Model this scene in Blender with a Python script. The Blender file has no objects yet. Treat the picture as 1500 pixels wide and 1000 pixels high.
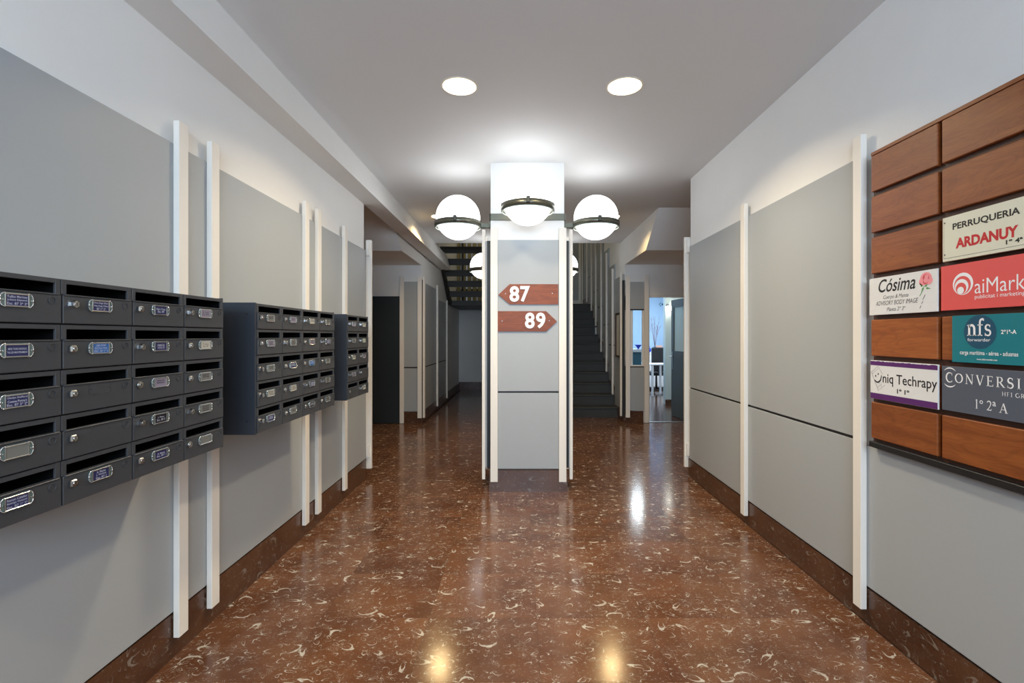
import bpy, bmesh, math, random
from mathutils import Vector, Matrix
random.seed(7)
C = bpy.context.scene.collection
PI = math.pi
H0 = 1.40            # eye height
F = 708.0            # focal length in pixels of the 1500 px wide frame

# ------------------------------------------------------------------ camera, world, exposure
cd = bpy.data.cameras.new('camera'); cam = bpy.data.objects.new('camera', cd); C.objects.link(cam)
cd.sensor_width = 36.0; cd.lens = F / 1500 * 36; cd.shift_x = -11 / 1500; cd.shift_y = -8 / 1500
cd.clip_start = 0.02
cam.location = (0, 0, H0); cam.rotation_euler = (PI / 2, 0, 0)
bpy.context.scene.camera = cam
sc = bpy.context.scene
sc.view_settings.view_transform = 'Standard'; sc.view_settings.look = 'None'
sc.view_settings.gamma = 1.0; sc.view_settings.use_curve_mapping = False
sc.view_settings.exposure = 0.56
sc.cycles.max_bounces = 10; sc.cycles.diffuse_bounces = 6; sc.cycles.sample_clamp_indirect = 6
w = bpy.data.worlds.new('sky'); sc.world = w; w.use_nodes = True
bg = w.node_tree.nodes['Background']; bg.inputs[0].default_value = (0.55, 0.72, 1.0, 1); bg.inputs[1].default_value = 0.8

GLOBE_E = 2.5
DOWN_W = 18.0
DAY_W = 150.0
OFFICE_W = 17.0

def light(name, kind, loc, energy, col, size=0.1, size_y=None, rot=(0, 0, 0), spread=None, shape=None):
    l = bpy.data.lights.new(name, kind); l.energy = energy; l.color = col
    if kind == 'AREA':
        l.shape = shape or ('RECTANGLE' if size_y else 'SQUARE'); l.size = size
        if size_y: l.size_y = size_y
        if spread: l.spread = spread
    else: l.shadow_soft_size = size
    o = bpy.data.objects.new(name, l); C.objects.link(o); o.location = loc; o.rotation_euler = rot
    return o
# daylight that comes in through the glazed street entrance behind the viewer
light('daylight', 'AREA', (0.08, -2.6, 2.2), DAY_W, (0.66, 0.80, 1.0), 2.6, 1.0, (PI / 2, 0, 0))

# ------------------------------------------------------------------ helpers
def S(r, g, b):
    f = lambda v: (v / 255 / 12.92) if v / 255 <= 0.04045 else ((v / 255 + 0.055) / 1.055) ** 2.4
    return (f(r), f(g), f(b), 1.0)

def mat(name, col, rough=0.5, metal=0.0, spec=0.5, emit=None, estr=0.0, coat=0.0):
    m = bpy.data.materials.new(name); m.use_nodes = True
    p = m.node_tree.nodes['Principled BSDF']
    p.inputs['Base Color'].default_value = col; p.inputs['Roughness'].default_value = rough
    p.inputs['Metallic'].default_value = metal; p.inputs['Specular IOR Level'].default_value = spec
    p.inputs['Coat Weight'].default_value = coat
    if emit: p.inputs['Emission Color'].default_value = emit; p.inputs['Emission Strength'].default_value = estr
    return m

class NT:
    def __init__(s, m): s.t = m.node_tree; s.n = s.t.nodes; s.l = s.t.links; s.p = s.n['Principled BSDF']
    def new(s, k, **kw):
        n = s.n.new(k)
        for a, b in kw.items(): setattr(n, a, b)
        return n
    def put(s, sock, v):
        if hasattr(v, 'is_output') or hasattr(v, 'links'): s.l.new(v, sock)
        else: sock.default_value = v
    def m(s, op, a, b=0.0, c=0.0, clamp=False):
        n = s.new('ShaderNodeMath', operation=op, use_clamp=clamp)
        s.put(n.inputs[0], a); s.put(n.inputs[1], b); s.put(n.inputs[2], c); return n.outputs[0]
    def vm(s, op, a, b=(0, 0, 0), sc=None):
        n = s.new('ShaderNodeVectorMath', operation=op); s.put(n.inputs[0], a)
        if op == 'SCALE': s.put(n.inputs['Scale'], sc)
        else: s.put(n.inputs[1], b)
        return n.outputs['Value'] if op in ('LENGTH', 'DOT_PRODUCT') else n.outputs[0]
    def noise(s, v, scale, detail=2.0, rough=0.5, dist=0.0, out='Fac'):
        n = s.new('ShaderNodeTexNoise'); s.put(n.inputs['Vector'], v)
        n.inputs['Scale'].default_value = scale; n.inputs['Detail'].default_value = detail
        n.inputs['Roughness'].default_value = rough; n.inputs['Distortion'].default_value = dist
        return n.outputs[out]
    def mix(s, f, a, b, mode='MIX'):
        n = s.new('ShaderNodeMix', data_type='RGBA', blend_type=mode)
        s.put(n.inputs[0], f); s.put(n.inputs[6], a); s.put(n.inputs[7], b); return n.outputs[2]
    def ramp(s, f, lo, hi):
        n = s.new('ShaderNodeMapRange', interpolation_type='SMOOTHSTEP')
        s.put(n.inputs[0], f); n.inputs[1].default_value = lo; n.inputs[2].default_value = hi; return n.outputs[0]
    def sep(s, v):
        n = s.new('ShaderNodeSeparateXYZ'); s.put(n.inputs[0], v); return n.outputs
    def comb(s, x, y, z=0.0):
        n = s.new('ShaderNodeCombineXYZ'); s.put(n.inputs[0], x); s.put(n.inputs[1], y); s.put(n.inputs[2], z); return n.outputs[0]
    def bump(s, h, strength, dist):
        n = s.new('ShaderNodeBump'); n.inputs['Strength'].default_value = strength; n.inputs['Distance'].default_value = dist
        s.put(n.inputs['Height'], h); s.l.new(n.outputs[0], s.p.inputs['Normal'])
    def geo(s): return s.new('ShaderNodeNewGeometry').outputs['Position']
    def rnd(s): return s.new('ShaderNodeObjectInfo').outputs['Random']

def marble(name, rough, dark=1.0, plane='XY', vein=1.0):
    m = mat(name, S(110, 62, 42), rough); T = NT(m)
    pos = T.geo(); x, y, z = T.sep(pos)
    if plane == 'XZ': p2 = T.comb(T.m('ADD', x, y), z)
    else: p2 = T.comb(x, y)
    r = T.rnd()
    off = T.comb(T.m('MULTIPLY', r, 37.0), T.m('MULTIPLY', r, 91.0))
    p = T.vm('MULTIPLY', T.vm('ADD', p2, off), (1.0, 1.3, 1.0))
    warp = T.vm('SUBTRACT', T.noise(p, 14, 3, 0.6, 0, 'Color'), (0.5, 0.5, 0.5))
    pw = T.vm('ADD', p, T.vm('SCALE', warp, sc=0.042))
    warpf = T.vm('SUBTRACT', T.noise(p, 60, 2, 0.6, 0, 'Color'), (0.5, 0.5, 0.5))
    pw = T.vm('ADD', pw, T.vm('SCALE', warpf, sc=0.004))
    pw = T.vm('MULTIPLY', pw, (1, 1, 0))
    dens = T.noise(p, 3.0, 2, 0.5)
    def shells(scale, R, w0, asp, thr, shift, cw=0.6):
        v = T.new('ShaderNodeTexVoronoi', voronoi_dimensions='2D')
        v.inputs['Scale'].default_value = scale; v.inputs['Randomness'].default_value = 0.9
        q = T.vm('ADD', pw, (shift, shift * 1.7, 0)); T.l.new(q, v.inputs['Vector'])
        d = T.vm('SCALE', T.vm('SUBTRACT', q, v.outputs['Position']), sc=scale)
        dx, dy, _ = T.sep(d)
        cr, cg, cb = T.sep(v.outputs['Color'])
        a = T.m('MULTIPLY', cr, 6.283); ca = T.m('COSINE', a); sa = T.m('SINE', a)
        u = T.m('ADD', T.m('MULTIPLY', dx, ca), T.m('MULTIPLY', dy, sa))
        vv = T.m('SUBTRACT', T.m('MULTIPLY', dy, ca), T.m('MULTIPLY', dx, sa))
        vv = T.m('MULTIPLY', vv, T.m('MULTIPLY_ADD', cb, asp, 0.8))
        rr = T.m('SQRT', T.m('ADD', T.m('MULTIPLY', u, u), T.m('MULTIPLY', vv, vv)))
        cosu = T.m('DIVIDE', u, T.m('ADD', rr, 0.01))
        wd = T.m('MULTIPLY', T.m('ADD', T.m('MULTIPLY', cosu, cw), T.m('MULTIPLY_ADD', cb, 0.55, 0.12)), w0)
        ring = T.m('SUBTRACT', wd, T.m('ABSOLUTE', T.m('SUBTRACT', rr, T.m('MULTIPLY_ADD', cg, R * 0.7, R * 0.5))))
        mk = T.ramp(ring, 0.0, w0 * 0.35)
        pres = T.m('GREATER_THAN', T.m('ADD', cg, T.m('MULTIPLY', T.m('SUBTRACT', dens, 0.5), 1.5)), thr)
        return T.m('MULTIPLY', mk, pres)
    f1 = shells(6.5, 0.24, 0.085, 2.6, 0.50, 0.0)
    f2 = shells(12, 0.27, 0.085, 2.8, 0.38, 3.3, 0.35)
    f3 = shells(21, 0.30, 0.09, 2.6, 0.40, 7.1, 0.45)
    f4 = shells(44, 0.30, 0.11, 2.2, 0.45, 5.1)
    # thin wavy veins
    vn = T.noise(pw, 22, 4, 0.65, 1.2)
    line = T.m('SUBTRACT', 1.0, T.ramp(T.m('ABSOLUTE', T.m('SUBTRACT', vn, 0.5)), 0.002, 0.012))
    line = T.m('MULTIPLY', line, T.ramp(T.noise(p, 9, 2, 0.6), 0.48, 0.66))
    sh = T.m('MAXIMUM', T.m('MULTIPLY', f1, 0.9), T.m('MAXIMUM', T.m('MULTIPLY', f2, 0.8), T.m('MULTIPLY', f3, 0.6)))
    sh = T.m('MAXIMUM', sh, T.m('MAXIMUM', T.m('MULTIPLY', f4, 0.24), T.m('MULTIPLY', line, 0.55)))
    sh = T.m('MULTIPLY', sh, T.m('MULTIPLY_ADD', T.ramp(T.noise(p, 40, 2, 0.6), 0.36, 0.56), 0.35, 0.65 * vein))
    sh = T.m('MULTIPLY', sh, vein, clamp=True)
    b1 = T.mix(T.ramp(T.noise(p, 2.2, 4, 0.6), 0.3, 0.7), S(92, 57, 36), S(122, 82, 55))
    b2 = T.mix(T.m('MULTIPLY', T.ramp(T.noise(p, 7, 5, 0.65), 0.52, 0.75), 0.55), b1, S(112, 84, 70))
    b3 = T.mix(T.ramp(T.noise(p, 130, 3, 0.7), 0.30, 0.74), T.mix(0.38, b2, S(62, 30, 18)), b2)
    tone = T.m('MULTIPLY_ADD', r, 0.14 * dark, 0.90 * dark)
    col = T.mix(sh, b3, S(190, 184, 170))
    col = T.vm('SCALE', col, sc=tone)
    T.l.new(col, T.p.inputs['Base Color'])
    T.p.inputs['Roughness'].default_value = rough
    T.bump(T.noise(p, 5, 2, 0.5), 0.02, 0.02)
    return m

def wood(name, c1, c2, c3, rough=0.42):
    m = mat(name, c1, rough); T = NT(m)
    pos = T.geo(); r = T.rnd()
    p = T.vm('ADD', pos, T.comb(T.m('MULTIPLY', r, 13.0), T.m('MULTIPLY', r, 51.0), T.m('MULTIPLY', r, 29.0)))
    st = T.vm('MULTIPLY', p, (5, 2.2, 26))
    g = T.noise(st, 1.0, 5, 0.62, 1.1)
    bands = T.m('ABSOLUTE', T.m('SINE', T.m('MULTIPLY', T.noise(T.vm('MULTIPLY', p, (1, 2.0, 9)), 1.2, 2, 0.5, 0.6), 46.0)))
    c = T.mix(T.ramp(g, 0.3, 0.72), c1, c2)
    c = T.mix(T.m('MULTIPLY', T.ramp(bands, 0.72, 1.0), 0.2), c, c3)
    fine = T.noise(T.vm('MULTIPLY', p, (40, 14, 420)), 1.0, 2, 0.6)
    c = T.mix(T.m('MULTIPLY', T.ramp(fine, 0.5, 0.72), 0.25), c, c3)
    tone = T.m('MULTIPLY_ADD', r, 0.30, 0.85)
    T.l.new(T.vm('SCALE', c, sc=tone), T.p.inputs['Base Color'])
    T.bump(fine, 0.15, 0.001)
    return m

def painted(name, col, rough=0.55, amt=0.04, scale=2.0, bumps=0.05):
    m = mat(name, col, rough); T = NT(m); p = T.geo()
    n = T.noise(p, scale, 4, 0.6)
    c2 = tuple(max(0, v * (1 - amt * 2)) for v in col[:3]) + (1,)
    T.l.new(T.mix(n, col, c2), T.p.inputs['Base Color'])
    if bumps: T.bump(T.noise(p, 180, 3, 0.6), bumps, 0.001)
    return m

M = {}
M['floor'] = marble('polished_red_marble', 0.15)
M['plinth'] = marble('red_marble_plinth', 0.28, 0.66, 'XZ', 0.7)
M['grout'] = mat('grout', S(70, 45, 34), 0.7)
M['wall'] = painted('white_plaster', S(240, 239, 236), 0.75)
M['ceiling'] = painted('white_ceiling', S(224, 224, 224), 0.7, 0.02)
M['panel'] = painted('grey_laminate', S(166, 170, 172), 0.42, 0.02, 1.0, 0.0)
M['batten'] = painted('cream_lacquer', S(236, 230, 220), 0.42, 0.02, 1.5, 0.0)
M['black'] = mat('black_joint', S(22, 23, 25), 0.5)
M['box'] = painted('anthracite_metal', S(58, 61, 66), 0.40, 0.05, 6.0, 0.03)
M['boxside'] = painted('anthracite_side', S(44, 49, 57), 0.42, 0.04, 4.0, 0.02)
M['slotshade'] = mat('slot_shade_black', S(14, 14, 15), 0.9, 0, 0.1)  # near-black colour in place of the shade inside the steel case
M['chrome'] = mat('chrome', S(225, 225, 225), 0.16, 1.0)
M['chrome2'] = mat('satin_metal', S(170, 170, 166), 0.32, 1.0)
M['clear'] = mat('clear_plastic', S(96, 116, 116), 0.15, 0.2, 0.8)
M['navy'] = mat('navy_insert', S(34, 40, 84), 0.3)
M['navydark'] = mat('black_insert', S(16, 18, 34), 0.3)
M['blue'] = mat('blue_insert', S(30, 92, 160), 0.3)
M['lilac'] = mat('lilac_insert', S(128, 122, 142), 0.3)
M['greyins'] = mat('grey_insert', S(108, 110, 108), 0.3)
M['silver'] = mat('silver_insert', S(176, 174, 164), 0.3)
M['palegreen'] = mat('pale_insert', S(196, 204, 180), 0.3)
M['print'] = mat('white_print', S(176, 180, 196), 0.5)
M['printdark'] = mat('dark_print', S(44, 44, 50), 0.5)
M['wood'] = wood('cherry_wood', S(156, 88, 39), S(132, 68, 27), S(88, 43, 17))
M['woodred'] = wood('varnished_red_wood', S(138, 70, 32), S(118, 56, 24), S(90, 42, 18), 0.5)
M['wooddark'] = mat('dark_wood_backing', S(64, 34, 20), 0.5)
M['bronze'] = mat('burnished_metal', S(112, 112, 100), 0.34, 0.85)
M['bronzedark'] = mat('dark_burnished_metal', S(78, 78, 70), 0.4, 0.7)
M['globe'] = mat('opal_glass_lit', S(250, 250, 250), 0.15, 0, 0.5, (0.97, 0.99, 1.0, 1), GLOBE_E)
M['lens'] = mat('warm_lamp_glass', S(255, 240, 215), 0.3, 0, 0.5, (1.0, 0.84, 0.58, 1), 5.0)
M['bulb'] = mat('lit_bulb', S(255, 255, 245), 0.3, 0, 0.5, (1.0, 0.98, 0.88, 1), 14.0)
M['whitetrim'] = mat('white_trim_ring', S(235, 228, 212), 0.4)
M['step'] = painted('dark_stair_stone', S(62, 62, 60), 0.55, 0.18, 5.0, 0.05)
M['tread'] = mat('dark_tread', S(46, 45, 42), 0.5)
M['darkdoor'] = painted('charcoal_door', S(40, 48, 52), 0.4, 0.04, 2.0, 0.0)
M['bluewall'] = painted('pale_blue_paint', S(168, 198, 226), 0.7)
M['whitewall'] = painted('office_white', S(214, 224, 216), 0.7)
M['teal'] = mat('teal_counter', S(66, 108, 124), 0.4)
M['greydoor'] = painted('grey_green_door', S(88, 90, 82), 0.4, 0.03, 2.0, 0.0)
M['frost'] = mat('frosted_pane', S(206, 218, 208), 0.5)
M['white'] = mat('white_lacquer', S(235, 236, 238), 0.4)
M['whitesign'] = mat('white_sign', S(226, 226, 224), 0.35)
M['cream'] = mat('ivory_sign', S(226, 222, 198), 0.3)
M['coral'] = mat('coral_sign', S(226, 88, 84), 0.4)
M['tealsign'] = mat('teal_sign', S(28, 122, 132), 0.3)
M['tealdark'] = mat('dark_teal', S(34, 80, 104), 0.3)
M['slate'] = mat('slate_sign', S(84, 90, 102), 0.45)
M['purple'] = mat('purple_print', S(88, 36, 104), 0.4)
M['ink'] = mat('black_ink', S(22, 20, 20), 0.5)
M['inkgrey'] = mat('grey_ink', S(66, 62, 64), 0.5)
M['red'] = mat('red_ink', S(196, 26, 32), 0.4)
M['signwhite'] = mat('white_ink', S(240, 240, 240), 0.5)
M['letter'] = mat('white_letter', S(236, 238, 240), 0.35)
M['rose'] = mat('rose_print', S(240, 150, 156), 0.5)
M['rosered'] = mat('rose_red_print', S(206, 74, 88), 0.5)
M['leaf'] = mat('leaf_print', S(98, 160, 84), 0.5)
M['chairblack'] = mat('black_upholstery', S(22, 24, 28), 0.7)
M['twig'] = mat('twig', S(112, 70, 72), 0.7)
M['bluevase'] = mat('cobalt_glass', S(24, 40, 190), 0.2)
M['peach'] = mat('peach_card', S(226, 178, 160), 0.6)
M['paper'] = mat('notice_paper', S(206, 204, 190), 0.6)
M['lattice'] = painted('pale_timber', S(176, 164, 120), 0.6, 0.2, 9.0, 0.0)
M['officefloor'] = marble('office_floor', 0.16, 0.55, 'XY', 0.4)
g = bpy.data.materials.new('thin_glass'); g.use_nodes = True; M['glass'] = g
gn = g.node_tree; gn.nodes.clear()
_o = gn.nodes.new('ShaderNodeOutputMaterial'); _m = gn.nodes.new('ShaderNodeMixShader'); _t = gn.nodes.new('ShaderNodeBsdfTransparent')
_g = gn.nodes.new('ShaderNodeBsdfGlossy'); _f = gn.nodes.new('ShaderNodeFresnel'); _g.inputs['Roughness'].default_value = 0.02
_t.inputs[0].default_value = (0.93, 0.96, 0.96, 1)
gn.links.new(_f.outputs[0], _m.inputs[0]); gn.links.new(_t.outputs[0], _m.inputs[1]); gn.links.new(_g.outputs[0], _m.inputs[2]); gn.links.new(_m.outputs[0], _o.inputs[0])

class MB:
    """collects shapes into one mesh"""
    def __init__(s): s.b = bmesh.new(); s.mats = []
    def mi(s, m):
        if m not in s.mats: s.mats.append(m)
        return s.mats.index(m)
    def box(s, x0, x1, y0, y1, z0, z1, m, bev=0.0, mx=None):
        b = bmesh.new(); bmesh.ops.create_cube(b, size=1)
        for v in b.verts: v.co = Vector(((x0 + x1) / 2 + v.co.x * abs(x1 - x0), (y0 + y1) / 2 + v.co.y * abs(y1 - y0), (z0 + z1) / 2 + v.co.z * abs(z1 - z0)))
        if bev: bmesh.ops.bevel(b, geom=list(b.edges), offset=bev, segments=1, profile=0.5, affect='EDGES')
        return s.add(b, m, mx)
    def add(s, b, m, mx=None, smooth=False):
        k = s.mi(m)
        if mx: bmesh.ops.transform(b, matrix=mx, verts=b.verts)
        vs = {v: s.b.verts.new(v.co) for v in b.verts}
        for f in b.faces:
            try: nf = s.b.faces.new([vs[v] for v in f.verts]); nf.material_index = k; nf.smooth = smooth
            except ValueError: pass
        b.free(); return s
    def poly(s, pts, m):
        f = s.b.faces.new([s.b.verts.new(p) for p in pts]); f.material_index = s.mi(m); return s
    def prism(s, pts, vec, m):
        """closed polygon extruded along vec"""
        vec = Vector(vec); k = s.mi(m)
        a = [s.b.verts.new(p) for p in pts]; c = [s.b.verts.new(Vector(p) + vec) for p in pts]; n = len(a)
        fs = [s.b.faces.new(a[::-1]), s.b.faces.new(c)]
        for i in range(n): fs.append(s.b.faces.new([a[i], a[(i + 1) % n], c[(i + 1) % n], c[i]]))
        for f in fs: f.material_index = k
        return s
    def cyl(s, p0, p1, r0, r1, m, n=16, smooth=True):
        p0 = Vector(p0); p1 = Vector(p1); d = p1 - p0
        b = bmesh.new(); bmesh.ops.create_cone(b, cap_ends=True, segments=n, radius1=r0, radius2=r1, depth=d.length)
        mx = Matrix.Translation((p0 + p1) / 2) @ d.to_track_quat('Z', 'Y').to_matrix().to_4x4()
        k = s.mi(m); bmesh.ops.transform(b, matrix=mx, verts=b.verts)
        vs = {v: s.b.verts.new(v.co) for v in b.verts}
        for f in b.faces:
            nf = s.b.faces.new([vs[v] for v in f.verts]); nf.material_index = k; nf.smooth = smooth and len(f.verts) == 4
        b.free(); return s
    def sphere(s, c, r, m, u=48, v=32, sc=(1, 1, 1)):
        b = bmesh.new(); bmesh.ops.create_uvsphere(b, u_segments=u, v_segments=v, radius=r)
        return s.add(b, m, Matrix.Translation(c) @ Matrix.Diagonal((*sc, 1)), True)
    def ring(s, c, r0, r1, z0, z1, m, n=64):
        """vertical-axis band between radii r0<r1"""
        k = s.mi(m); L = []
        for i in range(n):
            a = 2 * PI * i / n; L.append([s.b.verts.new((c[0] + r * math.cos(a), c[1] + r * math.sin(a), c[2] + z)) for r, z in ((r1, z0), (r1, z1), (r0, z1), (r0, z0))])
        for i in range(n):
            A = L[i]; B = L[(i + 1) % n]
            for j in range(4):
                f = s.b.faces.new([A[j], B[j], B[(j + 1) % 4], A[(j + 1) % 4]]); f.material_index = k; f.smooth = j in (0, 2)
        return s
    def mesh(s, name):
        bmesh.ops.recalc_face_normals(s.b, faces=s.b.faces)
        me = bpy.data.meshes.new(name); s.b.to_mesh(me); s.b.free()
        for m in s.mats: me.materials.append(M[m])
        return me
    def obj(s, name, parent=None, loc=(0, 0, 0), **kw): return link(name, s.mesh(name), parent, loc, **kw)

def link(name, me, parent=None, loc=(0, 0, 0), **kw):
    o = bpy.data.objects.new(name, me); C.objects.link(o); o.location = loc
    if parent: o.parent = parent
    for k, v in kw.items(): o[k] = v
    return o
def thing(name, label, cat, loc=(0, 0, 0), group=None, rotz=0):
    o = bpy.data.objects.new(name, None); C.objects.link(o); o.location = loc; o.rotation_euler = (0, 0, rotz)
    o.empty_display_size = 0.05; o['label'] = label; o['category'] = cat; o['kind'] = 'thing'
    if group: o['group'] = group
    return o
def struct(name, mb, **kw): return mb.obj(name, kind='structure', **kw)
def at(px, py, y):
    """world X and Z of a photographed point at depth y"""
    return (px - 761) * y / F, H0 + (492 - py) * y / F

# ------------------------------------------------------------------ lettering
_tc = {}
def text_polys(txt, off=0.0):
    """flat outline mesh of a word in the built-in face; returns verts, faces, bbox"""
    key = (txt, off)
    if key in _tc: return _tc[key]
    cu = bpy.data.curves.new('t', 'FONT'); cu.body = txt; cu.size = 1; cu.offset = off; cu.resolution_u = 3; cu.fill_mode = 'FRONT'
    o = bpy.data.objects.new('t', cu); C.objects.link(o)
    dg = bpy.context.evaluated_depsgraph_get(); me = bpy.data.meshes.new_from_object(o.evaluated_get(dg))
    vs = [v.co.copy() for v in me.vertices]; fs = [tuple(p.vertices) for p in me.polygons]
    bpy.data.objects.remove(o); bpy.data.curves.remove(cu); bpy.data.meshes.remove(me)
    _tc[key] = (vs, fs); return _tc[key]
def word(mb, txt, x0, x1, z0, z1, m, place, off=0.0, shear=0.0, ref=None, thick=0.0):
    """word fitted so its box (or the box of ref glyph heights) is x0..x1, z0..z1; place maps (u,v,h) to a point"""
    vs, fs = text_polys(txt, off)
    if not vs: return
    if ref:
        rv, _ = text_polys(ref, off); ya = min(v.y for v in rv); yb = max(v.y for v in rv)
    else: ya = min(v.y for v in vs); yb = max(v.y for v in vs)
    sh = [v.x + shear * v.y for v in vs]; xa, xb = min(sh), max(sh)
    k = mb.mi(m)
    def mk(h): return [mb.b.verts.new(place(x0 + (sx - xa) / (xb - xa) * (x1 - x0), z0 + (v.y - ya) / (yb - ya) * (z1 - z0), h)) for sx, v in zip(sh, vs)]
    top = mk(thick)
    ed = {}
    for f in fs:
        nf = mb.b.faces.new([top[i] for i in f]); nf.material_index = k
        for i in range(len(f)):
            a, b = f[i], f[(i + 1) % len(f)]; ed[(a, b)] = ed.get((a, b), 0) + 1
    if thick:
        bot = mk(0)
        for (a, b) in ed:
            if (b, a) not in ed:
                nf = mb.b.faces.new([top[a], top[b], bot[b], bot[a]]); nf.material_index = k
def arc(cx, cy, rx, ry, a0, a1, n=14):
    return [(cx + rx * math.cos(math.radians(a0 + (a1 - a0) * i / n)), cy + ry * math.sin(math.radians(a0 + (a1 - a0) * i / n))) for i in range(n + 1)]
def stroke(mb, pts, wd, m, place, h=0.0008):
    """polyline with a width (number or list) in the sign's plane"""
    n = len(pts); k = mb.mi(m)
    W = wd if isinstance(wd, (list, tuple)) else [wd] * n
    if len(W) == 3 and n != 3: W = [W[0] + (W[1] - W[0]) * math.sin(PI * i / (n - 1)) for i in range(n)]
    L = []; R_ = []
    for i in range(n):
        a = Vector(pts[max(0, i - 1)]); b = Vector(pts[min(n - 1, i + 1)]); d = (b - a).normalized(); nn = Vector((-d.y, d.x)) * W[i] / 2
        p = Vector(pts[i]); L.append(mb.b.verts.new(place(p.x + nn.x, p.y + nn.y, h))); R_.append(mb.b.verts.new(place(p.x - nn.x, p.y - nn.y, h)))
    for i in range(n - 1):
        f = mb.b.faces.new([L[i], L[i + 1], R_[i + 1], R_[i]]); f.material_index = k
def blob(mb, pts, m, place, h=0.0008):
    f = mb.b.faces.new([mb.b.verts.new(place(p[0], p[1], h)) for p in pts]); f.material_index = mb.mi(m)
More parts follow.
